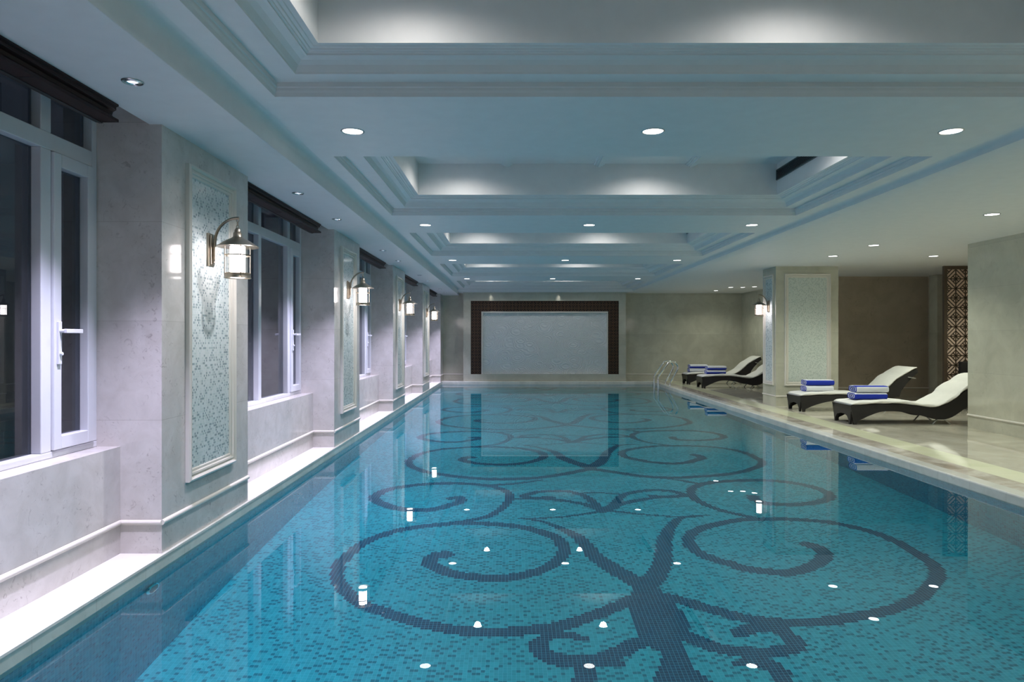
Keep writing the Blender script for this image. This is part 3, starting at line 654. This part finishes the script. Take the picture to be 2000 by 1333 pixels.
for k in range(5):                                           # inside the coffers
    for x, y in ((-0.55, COF[k][1]-0.84), (1.43, COF[k][1]-0.84), (2.42, COF[k][0]+0.62)):
        r = place_fix((x, y, ZM+0.50), 'recessed downlight inside a ceiling coffer over the pool', 'downlights inside the coffers')
        spot('coffer_lamp', (0, 0, -0.02), P_UPPER, COL_UPPER, 158, 0.6, r)
rl = [(5.34, 3.76), (5.34, 6.28), (5.05, 7.28), (5.08, 9.72), (5.1, 11.0), (6.7, 11.0), (5.62, 17.8), (5.93, 17.8), (6.16, 17.6), (5.62, 19.1), (5.34, 0.5), (8.1, 10.9)]  # last one added behind the right wall to brighten lattice and brown wall
rn = {2: 'nearest downlight on the right-hand ceiling', 3: 'second downlight on the right-hand ceiling', 4: 'downlight above the lounger with folded-up back', 5: 'downlight in front of the lattice screen', 6: 'small downlight above the far loungers', 7: 'small downlight above the far loungers', 8: 'small downlight above the far loungers', 9: 'last downlight near the far wall on the right-hand ceiling'}
for i, (x, y) in enumerate(rl):
    r = place_fix((x, y, ZR), rn.get(i, 'unseen downlight on the right-hand ceiling'), 'downlights on the lounger side ceiling' if i in rn else 'downlights beyond the frame')
    spot('deck_lamp', (0, 0, -0.02), P_RIGHT*(0.25 if i in (6, 7, 8) else 0.6 if i == 9 else 1.08), COL_RIGHT, 140, 0.7, r, caustic=False)
S0 = fixture('soffit_spotlight', (-1.83, 2.03, ZS), 'small tilting spotlight in the window-side soffit', 'spotlight', 'spotlights in the window side soffit', 0.05, 'lens_dim', 1)
wn_ = ['first', 'second', 'third', 'fourth', 'fifth']
firstS = True
for k in range(5):
    for q, yy in enumerate((2.03+3.87*k, 3.33+3.87*k)):
        lb = 'small silver spotlight in the soffit beside the %s window, %s one' % (wn_[k], 'nearer' if q == 0 else 'farther')
        if firstS: r = S0; r['label'] = lb; firstS = False
        else: r = clone(S0, (-1.83, yy, ZS), lb)
        spot('soffit_lamp', (-0.02, 0, -0.03), P_LEFT, COL_LEFT, 76, 1.0, r, direction=(-0.02, 0, -1), radius=0.03)

# ------------------------------------------------------------------ air grilles in the coffers
for k in range(5):
    y1 = COF[k][1]-0.36; y0 = y1-1.5; x = IX1-0.352
    t = thing('air_grille', (x, (y0+y1)/2, ZM+0.33), 'dark slotted air grille on the right wall of ceiling coffer %d from the camera' % (k+1), 'air vent', 'air grilles in the coffers')
    b_ = MB(); b_.box(x-0.004, x+0.003, y0, y1, ZM+0.325, ZM+0.425); rel(b_.build('backing', 'black'), t)
    b_ = MB(); b_.box(x-0.014, x, y0, y1, ZM+0.318, ZM+0.330); b_.box(x-0.014, x, y0, y1, ZM+0.42, ZM+0.432); b_.box(x-0.014, x, y1-0.012, y1, ZM+0.33, ZM+0.42); b_.box(x-0.014, x, y0, y0+0.012, ZM+0.33, ZM+0.42)
    rel(b_.build('frame', 'grille'), t)
    b_ = MB()
    for q in range(6): z_ = ZM+0.337+q*0.0145; b_.prism([(x-0.013, z_), (x-0.011, z_+0.003), (x-0.003, z_+0.009), (x-0.005, z_+0.006)], y0, y1, 'y')
    rel(b_.build('slats', 'nickel'), t)

# ------------------------------------------------------------------ far feature wall
t = thing('feature_wall_panel', (0.925, 19.95, 0), 'wide framed white wave relief with bronze fret border on the far wall', 'wall panel')
y = 19.85; x0, x1 = -1.411, 3.257
b_ = MB(); b_.box(x0, -1.198, y, YE, 0, ZR); b_.box(3.053, x1, y, YE, 0, ZR); b_.box(-1.198, 3.053, y, YE, 2.309, ZR); b_.box(-1.198, 3.053, y, YE, 0, 0.199)
rel(b_.build('marble_surround', 'stone_far'), t)
b_ = MB(); b_.box(-1.198, -0.897, y+0.05, y+0.09, 0.199, 2.309); b_.box(2.749, 3.053, y+0.05, y+0.09, 0.199, 2.309); b_.box(-0.897, 2.749, y+0.05, y+0.09, 2.004, 2.309)
rel(b_.build('fret_border', 'fret'), t)
b_ = MB(); ys0, ys1 = y+0.02, y+0.14
b_.box(-0.897, -0.853, ys0, ys1, 0.199, 2.004); b_.box(2.72, 2.749, ys0, ys1, 0.199, 2.004); b_.box(-0.853, 2.72, ys0, ys1, 1.965, 2.004)
rel(b_.build('inner_frame', 'moulding', bevel=0.006), t)
b_ = MB(); b_.box(-0.853, 2.72, y+0.12, y+0.18, 0.199, 1.965); rel(b_.build('relief_panel', 'relief'), t)
for x, nm in ((-0.62, 'left'), (1.32, 'right')):
    r = clone(S0, (x, 19.785, ZR), 'tiny spotlight above the bronze fret border, %s one' % nm, group='spotlights above the relief')
    spot('accent_lamp', (0, 0, -0.02), 2.2, COL_UPPER, 46, 1.0, r, direction=(0, 0.22, -0.5), caustic=False)

# ------------------------------------------------------------------ pool ladder
t = thing('pool_ladder', (4.0, 18.3, 0), 'chrome pool ladder with two looped handrails at the far right corner', 'ladder')
def loop(y):
    P = [(3.81, -1.0), (3.81, 0.22), (4.05, 0.565), (4.10, 0.61), (4.17, 0.625), (4.25, 0.60), (4.31, 0.53), (4.315, 0.45), (4.29, 0.38), (4.12, 0.06), (4.12, 0.0)]
    L = smooth_line([P[0], (3.81, -0.4), (3.81, 0.1)], 3).tolist()+smooth_line(P[1:-1], 5).tolist()+[P[-1]]
    return [(a, y, z) for a, z in L]
for y in (18.05, 18.57):
    b_ = MB(); b_.tube(loop(y), 0.023, 12); b_.lathe([(0.02, 0.012), (0.042, 0.008), (0.045, 0.0)], (4.12, y, 0.0), 20); rel(b_.build('handrail', 'chrome', smooth=True), t)
for z_ in (-0.25, -0.5, -0.75):
    b_ = MB(); b_.box(3.77, 3.85, 18.06, 18.56, z_-0.012, z_+0.012); rel(b_.build('tread', 'chrome', bevel=0.006), t)
# round water inlet on the left pool wall
root = thing('pool_inlet', (XL+0.008, 3.86, -0.30), 'round chrome inlet fitting on the underwater pool wall', 'pool fitting')
b_ = MB(); b_.lathe([(0.062, 0), (0.066, 0.012), (0.058, 0.02), (0.050, 0.02), (0.048, 0.012)], (0, 0, 0), 32, 'x'); b_.build('flange', 'chrome', root, smooth=True)
b_ = MB(); b_.lathe([(0.048, 0.012), (0.0, 0.014)], (0, 0, 0), 32, 'x')
for q in range(-3, 4): b_.box(0.012, 0.018, -0.045, 0.045, q*0.012-0.002, q*0.012+0.002)
b_.build('grate', 'nickel', root)

# ------------------------------------------------------------------ loungers
def top_strip(b_, path, y0, y1, th, nrm=1):
    """slab of thickness th following a side-view path"""
    up, lo = [], []
    for i, (x, z) in enumerate(path):
        a = Vector(path[max(i-1, 0)]); c = Vector(path[min(i+1, len(path)-1)]); d = (c-a).normalized(); n = Vector((-d.y, d.x))
        up.append((x+n.x*th, z+n.y*th)); lo.append((x, z))
    b_.prism(up+lo[::-1], y0, y1, 'y')
def cushion(path, y0, y1, th, parent, seams):
    """soft mattress: rounded section swept along the side-view path, dipping at its seams"""
    b_ = MB(); rows = []
    n = len(path); N = 14
    for i, (x, z) in enumerate(path):
        a = Vector(path[max(i-1, 0)]); c = Vector(path[min(i+1, n-1)]); d = (c-a).normalized(); nn = Vector((-d.y, d.x))
        e = min(i, n-1-i); tt = th*(0.45, 0.8, 0.95, 1.0)[min(e, 3)]
        for sx in seams:
            tt *= 1-0.28*math.exp(-((i/(n-1)-sx)*n/1.1)**2)
        row = []
        for k in range(N):
            a_ = 2*PI*k/N; cx = math.copysign(abs(math.cos(a_))**0.35, math.cos(a_)); sz = math.copysign(abs(math.sin(a_))**0.6, math.sin(a_))
            yy = (y0+y1)/2+cx*(y1-y0)/2*(1 if 0 < e else 0.97)+0.004*math.sin(i*1.7); h = tt*(0.5+0.5*sz)+0.004*math.sin(i*0.9+k)
            row.append((x+nn.x*h, yy, z+nn.y*h))
        rows.append(row)
    b_.grid(rows, close_v=True, cap=True); return b_.build('mattress', 'white_fabric', parent, smooth=True)
def resample(path, n):
    L = smooth_line(path, 10); d = np.r_[0, np.cumsum(np.hypot(*np.diff(L, axis=0).T))]; u = np.linspace(0, d[-1], n)
    return [(float(np.interp(q, d, L[:, 0])), float(np.interp(q, d, L[:, 1]))) for q in u]
WID = 0.58
def end_skirt(b_, z_top):
    """woven skirt at the foot end, cut to an arch between two legs"""
    P = [(0.0, z_top), (0.03, 0.12), (0.055, 0.0), (0.085, 0.0), (0.09, 0.06), (0.14, 0.115), (0.22, 0.135), (0.29, 0.137)]
    pts = P+[(WID-a, z) for a, z in P[::-1][1:]]
    b_.prism(pts, 0.0, 0.028, 'x')
def legs_back(root, x, names='rear_leg'):
    for yy in (0.06, WID-0.06):
        b_ = MB(); b_.tube([(x-0.10, yy, 0.0), (x+0.02, yy, 0.13)], 0.010, 8); b_.build(names, 'nickel', root, smooth=True)
        b_ = MB(); b_.tube([(x+0.16, yy, 0.0), (x+0.0, yy, 0.13)], 0.010, 8); b_.build(names, 'nickel', root, smooth=True)
def make_wave_lounger():
    root = thing('wave_lounger', (0, 0, 0), 'x', 'lounger', 'dark wicker loungers with white mattresses')
    top = resample([(-0.01, 0.262), (0.2, 0.272), (0.5, 0.285), (0.8, 0.275), (1.05, 0.238), (1.22, 0.235), (1.38, 0.285), (1.52, 0.375), (1.66, 0.485), (1.85, 0.605), (2.04, 0.685)], 34)
    bot = [(0.012, 0.12), (0.035, 0.0), (0.075, 0.0), (0.08, 0.045), (0.265, 0.13), (0.456, 0.19), (0.70, 0.185), (1.0, 0.13), (1.22, 0.075), (1.40, 0.09), (1.56, 0.18), (1.70, 0.30), (1.86, 0.47), (1.98, 0.62), (2.04, 0.67)]
    b_ = MB()
    for y0 in (0.0, WID-0.03): b_.prism(top[::-1]+[bot[0]]+bot[1:3]+[tuple(p) for p in smooth_line(bot[3:], 4).tolist()], y0, y0+0.03, 'y')
    end_skirt(b_, 0.262)
    b_.build('wicker_body', 'wicker', root)
    b_ = MB(); top_strip(b_, top, 0.0, WID, 0.012); top_strip(b_, [(x, z-0.03) for x, z in top[16:]], 0.03, WID-0.03, 0.012); b_.build('woven_deck', 'wicker', root)
    pth = [(x, z+0.012) for x, z in resample([(0.01, 0.262), (0.2, 0.272), (0.5, 0.285), (0.8, 0.275), (1.05, 0.238), (1.22, 0.235), (1.38, 0.285), (1.52, 0.375), (1.66, 0.485), (1.85, 0.605), (2.05, 0.69)], 46)]
    cushion(pth, -0.005, WID+0.005, 0.055, root, (0.58, 0.72, 0.86))
    legs_back(root, 1.30); return root
def make_fold_lounger():
    root = thing('folding_lounger', (0, 0, 0), 'x', 'lounger', 'dark wicker loungers with white mattresses')
    top = [(-0.01, 0.245), (0.3, 0.262), (0.7, 0.268), (1.1, 0.245), (1.4, 0.225), (1.72, 0.215)]
    bot = [(0.012, 0.12), (0.035, 0.0), (0.075, 0.0), (0.08, 0.045), (0.265, 0.12), (0.50, 0.175), (0.8, 0.18), (1.15, 0.155), (1.45, 0.15), (1.72, 0.165)]
    tp = resample(top, 22); b_ = MB()
    for y0 in (0.0, WID-0.03): b_.prism(tp[::-1]+bot[:3]+[tuple(p) for p in smooth_line(bot[3:], 4).tolist()], y0, y0+0.03, 'y')
    end_skirt(b_, 0.245); b_.box(1.69, 1.72, 0.03, WID-0.03, 0.165, 0.215)
    b_.build('wicker_body', 'wicker', root)
    b_ = MB(); top_strip(b_, tp[:18], 0.0, WID, 0.012); b_.build('woven_deck', 'wicker', root)
    back = resample([(1.20, 0.235), (1.36, 0.30), (1.52, 0.43), (1.70, 0.575), (1.96, 0.715)], 16)
    b_ = MB(); top_strip(b_, back, 0.0, WID, 0.014)
    for y0 in (0.0, WID-0.03):
        low = [(1.98, 0.66), (1.90, 0.60), (1.78, 0.47), (1.70, 0.36), (1.66, 0.25), (1.30, 0.22)]
        b_.prism(back+low, y0, y0+0.03, 'y')
    b_.build('backrest', 'wicker', root)
    b_ = MB(); b_.tube([(1.80, -0.006, 0.585), (1.93, -0.006, 0.565)], 0.009, 8); b_.tube([(1.80, WID+0.006, 0.585), (1.93, WID+0.006, 0.565)], 0.009, 8); b_.tube([(1.93, -0.006, 0.565), (1.93, WID+0.006, 0.565)], 0.007, 8); b_.build('back_stay', 'nickel', root, smooth=True)
    pth = [(x, z+0.014) for x, z in resample([(0.01, 0.247), (0.3, 0.262), (0.7, 0.268), (1.08, 0.248), (1.20, 0.245), (1.36, 0.30), (1.52, 0.43), (1.70, 0.575), (1.97, 0.72)], 44)]
    cushion(pth, -0.005, WID+0.005, 0.055, root, (0.55, 0.7, 0.86)); legs_back(root, 1.30); return root
W1 = make_wave_lounger(); W1.location = (4.87, 9.93, 0); W1['label'] = 'nearest wave-shaped wicker lounger, its head hidden by the right-hand wall'
FL1 = make_fold_lounger(); FL1.location = (4.86, 11.65, 0); FL1['label'] = 'folding-back wicker lounger in front of the brown recess wall'
clone(W1, (4.68, 17.03, 0), 'wave-shaped wicker lounger partly hidden behind the free-standing column')
clone(FL1, (4.66, 18.42, 0), 'farthest folding-back wicker lounger beside the pool ladder')

# ------------------------------------------------------------------ towels, rolled, two on each lounger
def make_towel(bands, name='rolled_towel'):
    """roll lying along x; bands = list of (angle from, angle to) in turns that are blue"""
    root = thing(name, (0, 0, 0), 'x', 'towel', 'rolled blue and white pool towels')
    L, W_, H = 0.47, 0.27, 0.098; N = 40
    def sec(k, f): a = 2*PI*k/N; c, s_ = math.cos(a), math.sin(a); return (W_/2*f*math.copysign(abs(c)**0.5, c), H/2+H/2*f*math.copysign(abs(s_)**0.62, s_))
    b_ = MB(); xs = [0, 0.006, 0.02]+list(np.linspace(0.05, L-0.05, 9))+[L-0.02, L-0.006, L]; fs = [0.90, 0.97, 1.0]+[1]*9+[1, 0.97, 0.90]
    n0 = 0
    for i in range(len(xs)-1):
        for k in range(N):
            t = (k+0.5)/N; b_.cur = 1 if any(a <= t < c for a, c in bands) else 0
            w0 = 1+0.02*math.sin(i*2.1); w1 = 1+0.02*math.sin(i*2.1+2.1)
            p = [sec(k, fs[i]), sec(k+1, fs[i]), sec(k+1, fs[i+1]), sec(k, fs[i+1])]
            b_.quadface([(xs[i], p[0][0]*w0, p[0][1]), (xs[i], p[1][0]*w0, p[1][1]), (xs[i+1], p[2][0]*w1, p[2][1]), (xs[i+1], p[3][0]*w1, p[3][1])])
    import bmesh
    o = b_.build('rolled_cloth', ['towel_white', 'towel_blue'], root, smooth=True, fixn=False)
    bm = bmesh.new(); bm.from_mesh(o.data); bmesh.ops.remove_doubles(bm, verts=bm.verts, dist=0.0005); bmesh.ops.recalc_face_normals(bm, faces=bm.faces); bm.to_mesh(o.data); bm.free()
    # spiral of folds at both ends, alternating blue and white
    for x_, sg in ((0.0, -1), (L, 1)):
        e = MB(); f = 0.9; c = 0; rows = []
        for q in range(10):
            ff = 0.9*(1-q/10); dx = 0.007*(q % 2)
            rows.append([(x_+sg*dx, *sec(k, ff)) for k in range(N)])
        e.grid(rows, close_v=True)
        e.mi = [(i//N)//2 % 2 for i in range(len(e.f))]
        e.build('folded_end', ['towel_blue', 'towel_white'], root, smooth=True)
    return root
# turn 0 = away from camera(+y), .25 = top, .5 = towards the camera
TA = make_towel([(0.25, 0.40)]); TB = make_towel([(0.42, 0.80)]); TC = make_towel([(0.37, 0.64)]); TD = make_towel([(0.62, 0.90)])
seatA = 0.345; seatB = 0.328
spots = [(TA, (5.03, 10.22, seatA+0.100), 'rolled towel with white front and blue top, upper one on the nearest lounger'),
         (TB, (5.00, 10.20, seatA), 'rolled towel with blue front, lower one on the nearest lounger'),
         (TC, (5.04, 11.95, seatB+0.100), 'rolled blue towel, upper one on the folding lounger by the brown wall'),
         (TD, (5.02, 11.93, seatB), 'rolled towel with white front, lower one on the folding lounger by the brown wall')]
for tw, loc, lb in spots: tw.location = loc; tw['label'] = lb
TE = make_towel([(0.49, 0.72)]); TE.location = (4.86, 17.33, seatA+0.100); TE['label'] = 'upper towel on the far wave-shaped lounger beside the column'
clone(TE, (4.84, 17.31, seatA), 'lower towel on the far wave-shaped lounger beside the column')
clone(TE, (4.78, 18.72, seatB+0.100), 'upper towel on the farthest lounger by the ladder')
clone(TD, (4.76, 18.70, seatB), 'lower towel on the farthest lounger by the ladder')

# ------------------------------------------------------------------ lattice screen in the recess
t = thing('lattice_screen', (8.3, 12.5, 0), 'tall bronze geometric lattice screen at the edge of the right-hand wall', 'screen')
x0, x1 = 7.81, 8.81; yl = 12.5
b_ = MB(); fw = 0.055
b_.box(x0, x0+fw, yl, yl+0.06, 0, ZR); b_.box(x1-fw, x1, yl, yl+0.06, 0, ZR); b_.box(x0+fw, x1-fw, yl, yl+0.06, ZR-0.06, ZR); b_.box(x0+fw, x1-fw, yl, yl+0.06, 0, 0.06)
rel(b_.build('frame', 'lattice'), t)
b_ = MB()
def bar(xa, za, xb, zb, wd=0.015):
    d = Vector((xb-xa, zb-za)); L_ = d.length
    if L_ < 1e-4: return
    d /= L_; n = Vector((-d.y, d.x))*wd/2
    b_.prism([(xa+n.x, za+n.y), (xb+n.x, zb+n.y), (xb-n.x, zb-n.y), (xa-n.x, za-n.y)], yl+0.030, yl+0.039, 'y')
c_ = (ZR-0.12)/14
for i in range(5):
    for j in range(14):
        X = x0+fw+i*c_; Z = 0.06+j*c_
        if X+c_ > x1-fw+0.02: continue
        cx, cz = X+c_/2, Z+c_/2
        bar(X, Z, X, Z+c_, 0.018); bar(X, Z, X+c_, Z, 0.018)
        a = c_*0.5; q = c_*0.42
        fl = (i+j) % 2
        sg = 1 if fl else -1
        bar(cx-a, cz-sg*a, cx+a, cz+sg*a)
        bar(cx-a+q, cz-sg*a, cx+a, cz+sg*(a-q)); bar(cx-a, cz-sg*(a-q), cx+a-q, cz+sg*a)
        bar(cx+a, cz-sg*a, cx+a*0.35, cz-sg*a*0.35); bar(cx-a, cz+sg*a, cx-a*0.35, cz+sg*a*0.35)
rel(b_.build('lattice_bars', 'lattice'), t)
b_ = MB(); b_.box(x0+0.02, x1-0.02, yl+0.040, yl+0.055, 0.02, ZR-0.02); rel(b_.build('backing_panel', 'lattice_back'), t)
# dark woven chair half hidden behind the nearest lounger
t = thing('woven_armchair', (8.25, 11.9, 0), 'dark woven armchair mostly hidden behind the nearest lounger head', 'chair')
b_ = MB()
b_.box(7.86, 8.62, 12.12, 12.20, 0.30, 0.83); rel(b_.build('backrest', 'wicker', bevel=0.02), t)
b_ = MB(); b_.box(7.86, 8.62, 11.55, 12.12, 0.28, 0.42); rel(b_.build('seat', 'wicker', bevel=0.02), t)
for xx in (7.86, 8.54): b_ = MB(); b_.box(xx, xx+0.08, 11.55, 12.12, 0.42, 0.62); rel(b_.build('armrest', 'wicker', bevel=0.02), t)
for xx in (7.88, 8.54):
    for yy in (11.57, 12.10): b_ = MB(); b_.box(xx, xx+0.06, yy, yy+0.06, 0, 0.28); rel(b_.build('leg', 'wicker'), t)
